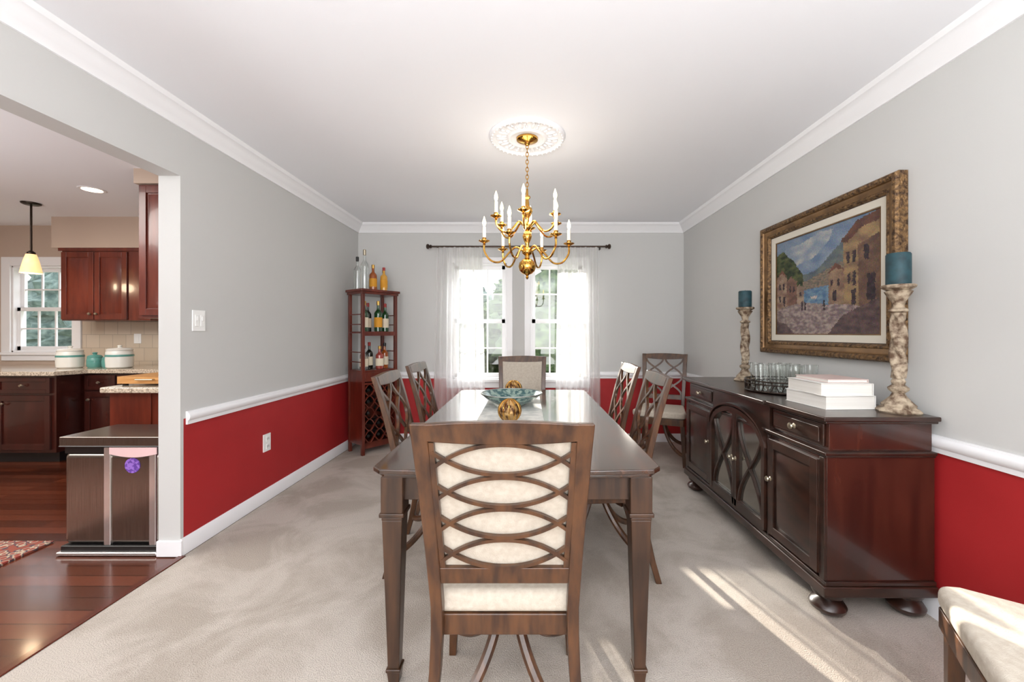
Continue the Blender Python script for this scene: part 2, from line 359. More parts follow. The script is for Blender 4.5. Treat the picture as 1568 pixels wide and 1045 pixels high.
# ------------------------------------------------------------------ dining table
TX=-0.038; TY0,TY1=1.345,3.28; TW=0.495
g=group('dining_table',(TX,(TY0+TY1)/2,0)); hl=(TY1-TY0)/2
b=MB()
def outline(w,l,bow=0.035,cut=0.03):
    pts=[]
    for k in range(13):
        x=-w+cut+(2*w-2*cut)*k/12; pts.append((x,-l-bow*(1-(x/w)**2)+0.0))
    pts+=[(w,-l+cut)]
    pts+=[(w,l-cut)]
    for k in range(13):
        x=w-cut-(2*w-2*cut)*k/12; pts.append((x,l+bow*(1-(x/w)**2)))
    pts+=[(-w,l-cut),(-w,-l+cut)]
    return pts
idf=lambda a,c,t:(a,c,t)
b.prism(outline(TW,hl-0.02,0.02),0.742,0.76,M_tablewood,idf)
b.prism(outline(TW-0.012,hl-0.032,0.02),0.728,0.742,M_tablewood,idf)
b.make('top',g,bevel=0.005,seg=3)
b=MB(); lx=TW-0.068; ly=hl-0.075
b.box(-lx,lx,-ly-0.015,-ly+0.01,0.64,0.728,M_tablelegw); b.box(-lx,lx,ly-0.01,ly+0.015,0.64,0.728,M_tablelegw)
b.box(-lx-0.015,-lx+0.01,-ly,ly,0.64,0.728,M_tablelegw); b.box(lx-0.01,lx+0.015,-ly,ly,0.64,0.728,M_tablelegw)
b.make('apron',g,bevel=0.003)
for i,(sx,sy) in enumerate(((-1,-1),(1,-1),(1,1),(-1,1))):
    b=MB(); x,y=sx*lx,sy*ly
    b.taper(x,y,0.60,0.728,0.076,0.076,M_tablelegw)
    b.box(x-0.043,x+0.043,y-0.043,y+0.043,0.588,0.603,M_tablelegw)
    b.box(x-0.036,x+0.036,y-0.036,y+0.036,0.575,0.588,M_tablelegw)
    b.taper(x,y,0.055,0.577,0.040,0.070,M_tablelegw)
    b.box(x-0.026,x+0.026,y-0.026,y+0.026,0.045,0.057,M_tablelegw)
    b.taper(x,y,0.0,0.047,0.036,0.046,M_tablelegw)
    b.make('leg_%d'%(i+1),g,bevel=0.004)
b=MB(); b.box(-0.265,0.085,1.97,3.15,0.7604,0.7635,M_runner)
for k in range(36):
    x=-0.262+0.344*k/35
    for y in (1.97,3.15): b.box(x-0.002,x+0.002,y-0.02 if y<2 else y,y if y<2 else y+0.02,0.7604,0.762,M_runner)
b.make('table_runner')
b=MB(); prof=[(0.06,0),(0.065,0.004),(0.10,0.02),(0.155,0.05),(0.186,0.078),(0.190,0.083),(0.182,0.082),(0.150,0.056),(0.095,0.027),(0.05,0.012),(0.0001,0.010)]
b.lathe(prof,(0,0,0),M_bowl,48)
b.tube([(0.188*cos(2*pi*k/48),0.188*sin(2*pi*k/48),0.083) for k in range(48)],0.004,M_silver,6,True)
b.make('decorative_bowl',loc=(-0.10,2.52,0.764))
M_orb=mat('gilded_orb',(84,54,32),0.35,0.7,c2=(186,150,98),scale=30,detail=2,bump=0.8,bscale=40,ramp=(0.42,0.55))
for (x,y) in ((-0.092,2.06),(-0.10,2.86)):
    b=MB(); b.sphere((0,0,0.060),0.058,M_orb,20)
    for k in range(6):
        a=k*pi/6; b.tube([(0.059*cos(t)*cos(a),0.059*cos(t)*sin(a),0.060+0.059*sin(t)) for t in [2*pi*i/28 for i in range(28)]],0.0022,M_brass,5,True)
    b.make('decorative_orb',loc=(x,y,0.7652))

# ------------------------------------------------------------------ chairs
def chair(loc,rot,panel):
    g=group('dining_chair',loc,rot); W=M_chairwood
    def xp(z): return 0.186+0.018*(z-0.5)/0.5
    def yl(z):
        t=max(0,(z-0.45)/0.55); return -0.01-0.085*t-0.045*t*t
    for s,nm in ((-1,'back_post_1'),(1,'back_post_2')):
        b=MB(); pts=[];wx=[];wy=[]
        for z in (0,0.1,0.2,0.3,0.4):
            t=1-z/0.4; pts.append((s*(0.186+0.035*t**1.6),-0.01-0.07*t**1.8,z)); wx.append(0.032-0.004*t); wy.append(0.036-0.008*t)
        for k in range(1,9):
            z=0.4+0.6*k/8; pts.append((s*xp(z),yl(z),z)); wx.append(0.032+0.010*max(0,z-0.45)/0.55); wy.append(0.036-0.012*max(0,z-0.45)/0.55)
        b.bar(pts,wx,wy,W); b.make(nm,g,bevel=0.004)
    fn=lambda u,z,t:(u*(xp(z)-0.010),yl(z)+t,z)
    b=MB(); n=16; poly=[(-1+2*k/n,0.948-0.010*(1-(1-2*k/n)**2)+0.006) for k in range(n+1)]+[(1-2*k/n,0.998+0.008*(1-(1-2*k/n)**2)) for k in range(n+1)]
    b.prism(poly,-0.012,0.014,W,fn)
    b.make('top_rail',g,bevel=0.004)
    b=MB(); poly=[(-1+2*k/n,0.545) for k in range(n+1)]+[(1-2*k/n,0.592) for k in range(n+1)]
    b.prism(poly,-0.011,0.013,W,fn); b.make('lower_rail',g,bevel=0.003)
    b=MB(); ASP=0.188
    def arcs(zc,sag,lim,zlo,zhi,w,t0,t1,m=W,p=2.2):
        for z0 in zc:
            for sg in (-1,1):
                seg=[]
                for k in range(61):
                    u=-lim+2*lim*k/60; z=z0+sg*(0.004+sag*abs(u/lim)**p)
                    if zlo<=z<=zhi: seg.append((u,z))
                    else:
                        if len(seg)>1: b.ribbon(seg,w,t0,t1,m,fn,ASP)
                        seg=[]
                if len(seg)>1: b.ribbon(seg,w,t0,t1,m,fn,ASP)
    if panel:
        for s in (-1,1): b.ribbon([(s*0.93,0.59),(s*0.93,0.95)],0.018,-0.008,0.006,W,fn,ASP)
        arcs([0.588,0.678,0.768,0.858,0.948],0.062,0.92,0.590,0.950,0.0095,-0.011,0.003)
        b.make('back_lattice',g)
        b=MB(); b.grid(12,12,lambda u,v:fn((2*u-1)*0.95,0.588+0.365*v,0.012+0.022*(1-abs(2*u-1)**4)*(1-abs(2*v-1)**4)),M_fabric)
        b.grid(12,12,lambda u,v:fn((2*u-1)*0.95,0.588+0.365*v,0.006),M_fabric); b.make('back_upholstery',g)
    else:
        h0,h1=0.592,0.950
        def strip(f,w=0.014,off=0):
            b.ribbon([(f(k/30),h0+(h1-h0)*k/30) for k in range(31)],w,-0.007+off,0.007+off,W,fn,ASP)
        for s in (-1,1):
            strip(lambda t:s*(0.50+0.44*cos(2*pi*t)),0.017,-0.001)
            strip(lambda t:s*(0.50-0.44*cos(2*pi*t)),0.017,0.001)
        b.make('back_lattice',g)
    def trap(z0,z1,i,m,bb):
        poly=[(-0.192+i,0.005+i),(0.192-i,0.005+i),(0.235-i,0.40),(0.215-i,0.445-i),(-0.215+i,0.445-i),(-0.235+i,0.40)]
        bb.prism(poly,z0,z1,m,idf)
    b=MB(); trap(0.375,0.435,0,W,b); b.make('seat_frame',g,bevel=0.004)
    b=MB(); trap(0.435,0.499,-0.004,M_fabric,b); b.make('seat',g,bevel=0.022,seg=4)
    for s,nm in ((-1,'front_leg_1'),(1,'front_leg_2')):
        b=MB(); b.taper(s*0.222,0.415,0,0.38,0.026,0.040,W,s*0.205,0.412); b.make(nm,g,bevel=0.003)
    b=MB(); c=(0,0.2,0.345)
    for (ex,ey) in ((-0.205,-0.035),(0.205,-0.035),(-0.21,0.405),(0.21,0.405)):
        pts=[]
        for k in range(17):
            t=k/16; sx=t**1.5; pts.append((c[0]+(ex-c[0])*(0.12+0.88*sx),c[1]+(ey-c[1])*(0.12+0.88*t**1.25),0.366-0.26*(1-(1-t)**1.7)))
        b.tube(pts,[0.017]*17,W,8)
    b.box(-0.05,0.05,0.15,0.25,0.340,0.376,W)
    b.make('stretcher',g,bevel=0)
    return g
chair((-0.062,1.125,0),0,True)
chair((-0.05,3.66,0),pi,True)
chair((-0.64,2.24,0),-pi/2+0.05,False)
chair((-0.66,2.90,0),-pi/2,False)
chair((0.57,2.20,0),pi/2-0.05,False)
chair((0.58,2.83,0),pi/2,False)
chair((1.38,4.12,0),pi-radians(24),False)
chair((1.45,0.75,0),radians(59),False)

# ------------------------------------------------------------------ sideboard
SX,SY=1.49,2.46
g=group('sideboard_buffet',(SX,SY,0)); D=M_darkwood
hx=0.235; hyl=0.745
b=MB()
b.box(-hx+0.012,hx,-hyl,hyl,0.16,0.70,M_mahog)
b.box(-hx+0.03,hx,-hyl+0.012,hyl-0.012,0.715,0.842,M_mahog)
b.make('carcass',g,bevel=0.003)
b=MB()
b.box(-hx-0.02,hx,-hyl-0.03,hyl+0.03,0.848,0.868,D)
b.box(-hx-0.005,hx,-hyl-0.018,hyl+0.018,0.836,0.849,D)
b.box(-hx-0.035,hx,-0.36,0.31,0.8485,0.8675,D)
b.make('top',g,bevel=0.005,seg=3)
b=MB()
b.box(-hx-0.006,hx,-hyl-0.014,hyl+0.014,0.70,0.716,D)
b.box(-hx+0.004,hx,-hyl-0.008,hyl+0.008,0.690,0.701,D)
b.box(-hx-0.012,hx,-hyl-0.018,hyl+0.018,0.105,0.150,D)
b.box(-hx-0.002,hx,-hyl-0.010,hyl+0.010,0.149,0.168,D)
b.make('mouldings',g,bevel=0.005,seg=3)
for i,(x,y) in enumerate(((-hx+0.06,-hyl+0.06),(hx-0.07,-hyl+0.06),(-hx+0.06,hyl-0.06),(hx-0.07,hyl-0.06))):
    b=MB(); b.lathe([(0.025,0),(0.042,0.004),(0.066,0.022),(0.070,0.036),(0.060,0.052),(0.040,0.062),(0.036,0.068),(0.056,0.078),(0.062,0.088),(0.062,0.106)],(x,y,0),D,28); b.make('bun_foot_%d'%(i+1),g)
fx=lambda a,z,t:(-hx+0.012-t,a,z)
fd=lambda a,z,t:(-hx+0.03-t,a,z)
def panel(b,y0,y1,z0,z1,fn,fr=0.045):
    b.prism([(y0,z0),(y1,z0),(y1,z1),(y0,z1)],0,0.012,D,fn)
    for (a0,a1,c0,c1) in ((y0,y0+fr,z0,z1),(y1-fr,y1,z0,z1),(y0+fr,y1-fr,z0,z0+fr),(y0+fr,y1-fr,z1-fr,z1)):
        b.prism([(a0,c0),(a1,c0),(a1,c1),(a0,c1)],0.012,0.022,D,fn)
    i=fr+0.012; o=[(y0+i,z0+i),(y1-i,z0+i),(y1-i,z1-i),(y0+i,z1-i)]; i2=i+0.025; q=[(y0+i2,z0+i2),(y1-i2,z0+i2),(y1-i2,z1-i2),(y0+i2,z1-i2)]
    vs=[(p[0],p[1],0.012) for p in o]+[(p[0],p[1],0.021) for p in q]
    b.add(vs,[(4,5,6,7)]+[(k,(k+1)%4,4+(k+1)%4,4+k) for k in range(4)],D,fn)
def knob(b,y,z,fn,t0=0.02,r=0.014):
    c=Vector(fn(y,z,t0)); x=c.x
    b.tube([(x,y,z),(x-0.006,y,z),(x-0.012,y,z),(x-0.018,y,z),(x-0.024,y,z),(x-0.026,y,z)],[0.013,0.006,0.006,r,r*0.85,0.004],M_pewter,12)
yc=(-0.345,0.30)
secs=[(-hyl+0.03,yc[0]-0.012),(yc[1]+0.012,hyl-0.03)]
b=MB()
for (y0,y1) in secs: panel(b,y0,y1,0.185,0.675,fx)
b.make('side_doors',g,bevel=0.002)
b=MB()
for (y0,y1) in secs:
    b.prism([(y0,0.728),(y1,0.728),(y1,0.828),(y0,0.828)],0,0.012,D,fd)
    b.prism([(y0+0.018,0.744),(y1-0.018,0.744),(y1-0.018,0.812),(y0+0.018,0.812)],0.012,0.020,D,fd)
b.make('drawers',g,bevel=0.004)
b=MB()
for (y0,y1) in secs: knob(b,(y0+y1)/2,0.778,fd,0.02,0.016)
knob(b,yc[0]-0.035,0.47,fx); knob(b,yc[1]+0.035,0.47,fx)
ym=(yc[0]+yc[1])/2
knob(b,ym-0.022,0.47,fx,0.028,0.013); knob(b,ym+0.022,0.47,fx,0.028,0.013)
b.make('knobs',g)
b=MB(); hw=(yc[1]-yc[0])/2-0.02
b.prism([(yc[0],0.168),(yc[1],0.168),(yc[1],0.836),(yc[0],0.836)],-0.02,0.004,D,fx)
arc=lambda w,s,t0=0.59,h=0.165:[(ym+w*cos(pi-pi*k/24),t0+h*sin(pi*k/24)) for k in range(25)]
outer=[(ym-hw,0.185)]+arc(hw,0)+[(ym+hw,0.185)]
b.ribbon(outer,0.028,0.004,0.030,D,fx)
b.ribbon([(p[0],p[1]+0.026) for p in arc(hw+0.02,0,0.59,0.17)],0.012,0.004,0.036,D,fx)
b.ribbon([(ym-hw,0.20),(ym+hw,0.20)],0.05,0.004,0.026,D,fx)
b.ribbon([(ym,0.185),(ym,0.755)],0.052,0.004,0.026,D,fx)
b.ribbon([(ym,0.185),(ym,0.755)],0.004,0.026,0.0275,M_frdark,fx)
for s in (-1,1):
    c0=ym+s*(hw/2+0.005)
    for q in (-1,1):
        pts=[(c0+q*(hw/2-0.03)*cos(pi*1.0*k/24),0.22+0.47*k/24) for k in range(25)]
        b.ribbon(pts,0.012,0.008,0.022,D,fx)
    b.ribbon([(ym+s*0.05,0.225),(ym+s*(hw-0.03),0.225)],0.01,0.008,0.022,D,fx)
b.make('arched_doors',g,bevel=0.002)
b=MB(); b.prism([(ym-hw,0.21)]+arc(hw,0)+[(ym+hw,0.21)],0.004,0.007,M_cabglass,fx); b.make('door_glass',g)
b=MB()
for y in (-hyl,hyl-0.028):
    b.prism([(y,0.168),(y+0.028,0.168),(y+0.028,0.69),(y,0.69)],0,0.012,D,fx)
for (y0) in (yc[0]-0.010,yc[1]-0.002):
    b.prism([(y0,0.168),(y0+0.012,0.168),(y0+0.012,0.69),(y0,0.69)],0,0.016,D,fx)
b.make('pilasters',g,bevel=0.002)

TZ=0.868
def candle_holder(loc,h,ch):
    g=group('candle_holder',loc); b=MB(); k=h/0.565
    b.lathe([(0.074,0),(0.078,0.006),(0.070,0.016),(0.058,0.024),(0.060,0.034),(0.045,0.05),(0.030,0.068),(0.022,0.085),(0.036,0.098),(0.038,0.108),(0.022,0.122),(0.026,0.135),(0.020,0.15)],(0,0,0),M_carved,28,lambda a,z:1+0.07*cos(6*a) if z<0.06 else 1)
    z0,z1=0.15,0.44*k
    n=40; prof=[(0.024+0.004*sin(pi*i/n),z0+(z1-z0)*i/n) for i in range(n+1)]
    b.lathe(prof,(0,0,0),M_carved,36,lambda a,z:1+0.20*cos(3*a+z*45))
    t=z1
    b.lathe([(0.022,t),(0.034,t+0.008),(0.034,t+0.016),(0.020,t+0.026),(0.024,t+0.05*k),(0.045,t+0.085*k),(0.050,t+0.095*k),(0.040,t+0.10*k),(0.060,h-0.012),(0.062,h-0.004),(0.058,h)],(0,0,0),M_carved,28)
    b.make('stand',g)
    b=MB(); b.lathe([(0.043,h),(0.044,h+0.004),(0.044,h+ch-0.006),(0.040,h+ch),(0.034,h+ch-0.002),(0.0001,h+ch-0.008)],(0,0,0),M_teal,28)
    b.tube([(0,0,h+ch-0.009),(0.001,0,h+ch+0.006)],0.0014,M_blackpl,6); b.make('pillar_candle',g)
candle_holder((1.648,1.80,TZ),0.565,0.14)
candle_holder((1.60,2.98,TZ),0.54,0.12)
tcx,tcy=1.53,2.44
g=group('round_wire_tray',(tcx,tcy,TZ)); b=MB()
b.lathe([(0.190,0.004),(0.192,0.010),(0.0001,0.0105)],(0,0,0),M_bronze,48)
ring=lambda r,z:[(r*cos(2*pi*k/48),r*sin(2*pi*k/48),z) for k in range(48)]
b.tube(ring(0.193,0.008),0.006,M_bronze,8,True); b.tube(ring(0.196,0.068),0.004,M_bronze,8,True); b.tube(ring(0.196,0.050),0.003,M_bronze,8,True)
b.tube([(0.195*cos(2*pi*k/240),0.195*sin(2*pi*k/240),0.030+0.02*sin(2*pi*k/10)) for k in range(240)],0.0022,M_bronze,5,True)
for k in range(24):
    a=2*pi*k/24; b.tube([(0.194*cos(a),0.194*sin(a),0.008),(0.196*cos(a),0.196*sin(a),0.068)],0.002,M_bronze,5)
b.make('wire_basket',g)
gp=[(0.0,0.0)]+[(0.085*cos(2*pi*k/5+0.2),0.085*sin(2*pi*k/5+0.2)) for k in range(5)]+[(0.15*cos(2*pi*k/5+0.9),0.15*sin(2*pi*k/5+0.9)) for k in range(5)]
for (x,y) in gp:
    b=MB(); hh=0.15
    b.lathe([(0.0001,0.001),(0.028,0.001),(0.030,0.01),(0.031,0.05),(0.036,hh)],(0,0,0),M_clear,20,None,False)
    b.tube([(0.036*cos(2*pi*k/20),0.036*sin(2*pi*k/20),hh) for k in range(20)],0.0012,M_clear,5,True)
    b.make('drinking_glass',loc=(tcx+x,tcy+y,TZ+0.011))
def book(loc,sx,sy,h,cov,rot=0):
    g=group('book',loc,rot); b=MB()
    b.box(-sx/2,sx/2,-sy/2,sy/2,0,0.003,cov); b.box(-sx/2,sx/2,-sy/2,sy/2,h-0.003,h,cov); b.box(sx/2-0.004,sx/2,-sy/2,sy/2,0.003,h-0.003,cov); b.make('cover',g,bevel=0.001)
    b=MB(); b.box(-sx/2+0.004,sx/2-0.005,-sy/2+0.004,sy/2-0.004,0.003,h-0.003,M_paper); b.make('pages',g)
book((1.475,1.99,TZ),0.24,0.27,0.062,M_bookw,0.05)
book((1.47,1.985,TZ+0.062),0.235,0.26,0.058,M_bookw,-0.04)
book((1.485,1.99,TZ+0.120),0.19,0.23,0.016,M_bookr,0.0)

# ------------------------------------------------------------------ picture
g=group('framed_painting',(XR,2.41,1.525)); HY,HZ=0.55,0.445
b=MB()
def frame(b,prof,m,hy,hz):
    n=len(prof); vs=[]
    for (sy,sz) in ((-1,-1),(1,-1),(1,1),(-1,1)):
        for (i,o) in prof: vs.append((-o,sy*(hy-i),sz*(hz-i)))
    fs=[(c*n+k,((c+1)%4)*n+k,((c+1)%4)*n+k+1,c*n+k+1) for c in range(4) for k in range(n-1)]
    b.add(vs,fs,m)
frame(b,[(0,0.002),(0,0.045),(0.008,0.056),(0.022,0.058),(0.032,0.050)],M_gold,HY,HZ)
frame(b,[(0.032,0.050),(0.036,0.042),(0.045,0.038),(0.062,0.034)],M_gold2,HY,HZ)
frame(b,[(0.062,0.034),(0.066,0.038),(0.074,0.038),(0.080,0.030),(0.084,0.022)],M_gold,HY,HZ)
frame(b,[(0.084,0.022),(0.088,0.020)],M_frdark,HY,HZ)
frame(b,[(0.088,0.020),(0.125,0.018),(0.128,0.014)],M_mat,HY,HZ)
frame(b,[(0.128,0.016),(0.134,0.016),(0.134,0.010)],M_gold2,HY,HZ)
b.box(-0.008,-0.002,-HY+0.02,HY-0.02,-HZ+0.02,HZ-0.02,M_frdark)
b.make('frame',g,angle=25)
aw,ah=2*(HY-0.134),2*(HZ-0.134)
layers=[] # (polygon, colA, colB, noise scale)
def L_(pts,a,c,s=8): layers.append((pts,a,c,s))
L_([(0,0),(1,0),(1,1),(0,1)],(96,118,148),(140,154,168),5)
L_([(0.05,0.78),(0.2,0.70),(0.42,0.74),(0.58,0.86),(0.62,0.96),(0.5,0.98),(0.3,0.92),(0.12,0.92)],(184,182,174),(124,140,160),7)
L_([(0.1,0.55),(0.25,0.60),(0.36,0.60),(0.46,0.62),(0.54,0.68),(0.62,0.76),(0.72,0.84),(0.8,0.86),(0.8,0.4),(0.1,0.4)],(74,88,100),(108,116,110),10)
L_([(0.30,0.42),(0.32,0.52),(0.45,0.56),(0.60,0.62),(0.75,0.66),(0.75,0.42)],(150,124,104),(92,92,84),30)
L_([(0.30,0.26),(0.32,0.44),(0.5,0.45),(0.72,0.45),(0.72,0.24)],(72,106,142),(120,150,168),18)
L_([(0,0.52),(0,0.86),(0.08,0.90),(0.15,0.82),(0.22,0.76),(0.26,0.68),(0.31,0.62),(0.33,0.54),(0.30,0.44)],(30,42,30),(84,92,54),16)
L_([(0,0.2),(0,0.62),(0.06,0.68),(0.13,0.60),(0.13,0.25)],(170,146,122),(118,90,78),9)
L_([(0.13,0.25),(0.13,0.56),(0.18,0.61),(0.25,0.54),(0.25,0.27)],(140,104,84),(96,70,62),9)
L_([(0.25,0.27),(0.25,0.48),(0.28,0.51),(0.33,0.46),(0.33,0.3)],(172,148,124),(120,98,86),9)
L_([(0,0.62),(0.07,0.70),(0.14,0.60),(0.07,0.66)],(120,78,62),(90,60,52),9)
L_([(0.58,0.28),(0.58,0.56),(0.65,0.61),(0.72,0.56),(0.72,0.26)],(158,132,104),(112,86,74),9)
L_([(0.57,0.56),(0.65,0.65),(0.73,0.56),(0.65,0.60)],(120,78,62),(90,60,52),9)
L_([(0.72,0.18),(0.71,0.84),(0.82,0.95),(1,0.98),(1,0.1)],(162,134,94),(118,94,74),8)
L_([(0.84,0.12),(0.83,0.76),(1,0.82),(1,0.1)],(124,94,74),(86,66,58),8)
L_([(0.69,0.83),(0.83,0.97),(1,1.0),(1,0.92),(0.86,0.90),(0.74,0.80)],(110,74,60),(78,54,48),9)
L_([(0,0),(0,0.26),(0.15,0.30),(0.36,0.31),(0.55,0.28),(0.75,0.26),(1,0.2),(1,0)],(114,98,100),(172,156,146),22)
L_([(0.58,0.0),(0.70,0.16),(0.86,0.24),(1,0.3),(1,0)],(70,56,60),(104,84,80),14)
L_([(0,0),(0,0.14),(0.12,0.10),(0.22,0.0)],(74,62,66),(110,90,88),14)
for (u,v,w,h) in ((0.03,0.48,0.02,0.07),(0.08,0.48,0.02,0.07),(0.03,0.34,0.02,0.07),(0.085,0.30,0.022,0.1),(0.16,0.44,0.02,0.06),(0.205,0.44,0.02,0.06),(0.28,0.38,0.02,0.05),
    (0.74,0.62,0.025,0.10),(0.79,0.62,0.025,0.10),(0.88,0.62,0.035,0.12),(0.75,0.44,0.02,0.09),(0.79,0.42,0.025,0.12),(0.90,0.28,0.06,0.22),(0.78,0.25,0.035,0.14),(0.60,0.44,0.02,0.06),(0.66,0.44,0.02,0.06),(0.62,0.3,0.03,0.1),(0.30,0.24,0.018,0.09),(0.335,0.24,0.016,0.08),(0.53,0.22,0.018,0.1)):
    L_([(u,v),(u+w,v),(u+w,v+h),(u,v+h)],(40,34,40),(66,54,58),20)
L_([(0.40,0.37),(0.48,0.37),(0.46,0.34),(0.42,0.34)],(206,198,188),(150,120,110),20)
def inside(u,v,pts):
    c=False; j=len(pts)-1
    for i in range(len(pts)):
        a,b_=pts[i],pts[j]
        if (a[1]>v)!=(b_[1]>v) and u<(b_[0]-a[0])*(v-a[1])/(b_[1]-a[1])+a[0]: c=not c
        j=i
    return c
NU,NV=170,110; rnd=random.Random(7)
vs=[(-0.0095,aw/2-aw*i/NU,-ah/2+ah*j/NV) for j in range(NV+1) for i in range(NU+1)]
fs=[(j*(NU+1)+i,j*(NU+1)+i+1,(j+1)*(NU+1)+i+1,(j+1)*(NU+1)+i) for j in range(NV) for i in range(NU)]
me=bpy.data.meshes.new('canvas'); me.from_pydata(vs,[],fs); me.update()
at=me.color_attributes.new('stroke','FLOAT_COLOR','CORNER'); data=[]
bbs=[(min(p[0] for p in l[0]),max(p[0] for p in l[0]),min(p[1] for p in l[0]),max(p[1] for p in l[0])) for l in layers]
for j in range(NV):
    for i in range(NU):
        u=(i+0.5)/NU; v=(j+0.5)/NV
        u2=u+0.008*noise.noise(Vector((u*45,v*45,1)))+rnd.uniform(-.003,.003); v2=v+0.010*noise.noise(Vector((u*45,v*45,9)))+rnd.uniform(-.004,.004)
        u2=min(max(u2,0.001),0.999); v2=min(max(v2,0.001),0.999)
        k=0
        for q in range(len(layers)-1,-1,-1):
            bb=bbs[q]
            if bb[0]<=u2<=bb[1] and bb[2]<=v2<=bb[3] and inside(u2,v2,layers[q][0]): k=q; break
        _,a,c,s=layers[k]; t=0.5+0.9*noise.noise(Vector((u*s*1.5,v*s*2.2,k*3.7)))+rnd.uniform(-.18,.18); t=min(max(t,0),1)
        col=lin(tuple(min(255,max(0,(a[q]*(1-t)+c[q]*t)*0.84+(118,110,106)[q]*0.14+rnd.uniform(-7,7))) for q in range(3)))
        data+=[*col,1.0]*4
at.data.foreach_set('color',data)
mm,N,L,bb_=newmat('oil_paint'); ca=N.new('ShaderNodeVertexColor'); ca.layer_name='stroke'; L.new(ca.outputs[0],bb_.inputs['Base Color']); bb_.inputs['Roughness'].default_value=0.65; bb_.inputs['Specular IOR Level'].default_value=0.2
me.materials.append(mm); o=bpy.data.objects.new('canvas',me); S.collection.objects.link(o); o.parent=g

# ------------------------------------------------------------------ chandelier
CX,CY=-0.003,2.52
g=group('chandelier',(CX,CY,0)); b=MB()
b.lathe([(0.0001,1.552),(0.006,1.556),(0.010,1.566),(0.006,1.574),(0.014,1.582),(0.030,1.588),(0.048,1.605),(0.055,1.630),(0.050,1.655),(0.034,1.674),(0.016,1.684),(0.014,1.70),(0.030,1.712),(0.034,1.724),(0.030,1.738),(0.014,1.75),(0.012,1.775),(0.024,1.80),(0.030,1.82),(0.022,1.845),(0.012,1.858),(0.024,1.868),(0.028,1.882),(0.024,1.894),(0.012,1.905),(0.011,1.93),(0.022,1.95),(0.034,1.975),(0.030,1.995),(0.014,2.01),(0.010,2.05),(0.020,2.06),(0.020,2.068),(0.008,2.08),(0.006,2.115)],(0,0,0),M_brass,28)
b.lathe([(0.008,2.385),(0.015,2.39),(0.020,2.40),(0.052,2.41),(0.066,2.418),(0.068,2.4275)],(0,0,0),M_brass,32)
b.make('body',g)
b=MB(); z=2.105; k=0
while z<2.385:
    o=[(0.0085*cos(t),0,z+0.015+0.015*sin(t)) if k%2 else (0,0.0085*cos(t),z+0.015+0.015*sin(t)) for t in [2*pi*i/14 for i in range(14)]]
    b.tube(o,0.0026,M_brass,5,True); z+=0.0235; k+=1
b.make('chain',g)
def arm(idx,a,r,zh,dip,zc):
    b=MB(); pts=[]
    ctrl=[(0.02,zh),(0.26*r,zh+0.026),(0.42*r,zh-0.008),(0.62*r,dip),(0.84*r,dip+0.004),(0.99*r,(dip+zc)/2+0.0),(r,zc-0.005)]
    C=[Vector(c) for c in ctrl]; C=[2*C[0]-C[1]]+C+[2*C[-1]-C[-2]]
    for i in range(1,len(C)-2):
        for s in range(6):
            t=s/6; p=0.5*((2*C[i])+(-C[i-1]+C[i+1])*t+(2*C[i-1]-5*C[i]+4*C[i+1]-C[i+2])*t*t+(-C[i-1]+3*C[i]-3*C[i+1]+C[i+2])*t**3); pts.append(p)
    pts.append(C[-2])
    b.tube([(p.x*cos(a),p.x*sin(a),p.y) for p in pts],0.0062,M_brass,8)
    x,y=r*cos(a),r*sin(a)
    b.lathe([(0.006,zc-0.018),(0.010,zc-0.012),(0.006,zc-0.006),(0.016,zc-0.002),(0.034,zc+0.006),(0.035,zc+0.010),(0.012,zc+0.006),(0.012,zc+0.02),(0.015,zc+0.026),(0.010,zc+0.030)],(x,y,0),M_brass,18)
    b.lathe([(0.0105,zc+0.022),(0.0105,zc+0.095),(0.006,zc+0.097)],(x,y,0),M_candle,14)
    b.lathe([(0.005,zc+0.096),(0.0075,zc+0.104),(0.0115,zc+0.118),(0.010,zc+0.132),(0.005,zc+0.148),(0.0015,zc+0.160)],(x,y,0),M_bulb,14)
    b.make('arm_%d'%idx,g)
i=1
for k in range(6): arm(i,2*pi*k/6+0.14,0.266,1.725,1.660,1.775); i+=1
for k in range(6): arm(i,2*pi*k/6+0.42,0.205,1.882,1.835,1.915); i+=1
b=MB(); zc=H
b.lathe([(0.235,0),(0.235,-0.008),(0.226,-0.020),(0.214,-0.021),(0.206,-0.010),(0.198,-0.006),(0.125,-0.008),(0.118,-0.018),(0.108,-0.020),(0.100,-0.014),(0.095,-0.010),(0.0001,-0.0115)],(CX,CY,zc),M_white,64)
for k in range(14):
    a=2*pi*k/14
    for (r,aa,l,w) in ((0.160,a,0.034,0.013),(0.178,a+0.16,0.016,0.010),(0.145,a+0.2,0.016,0.009)):
        M0=b.M; b.M=Matrix.Translation((CX+r*cos(aa),CY+r*sin(aa),zc-0.008))@Matrix.Rotation(aa,4,'Z'); b.sphere((0,0,0),1,M_white,10,(l,w,0.010)); b.M=M0
for k in range(40):
    a=2*pi*k/40; b.sphere((CX+0.220*cos(a),CY+0.220*sin(a),zc-0.020),0.006,M_white,8)
b.make('ceiling_medallion',angle=60)

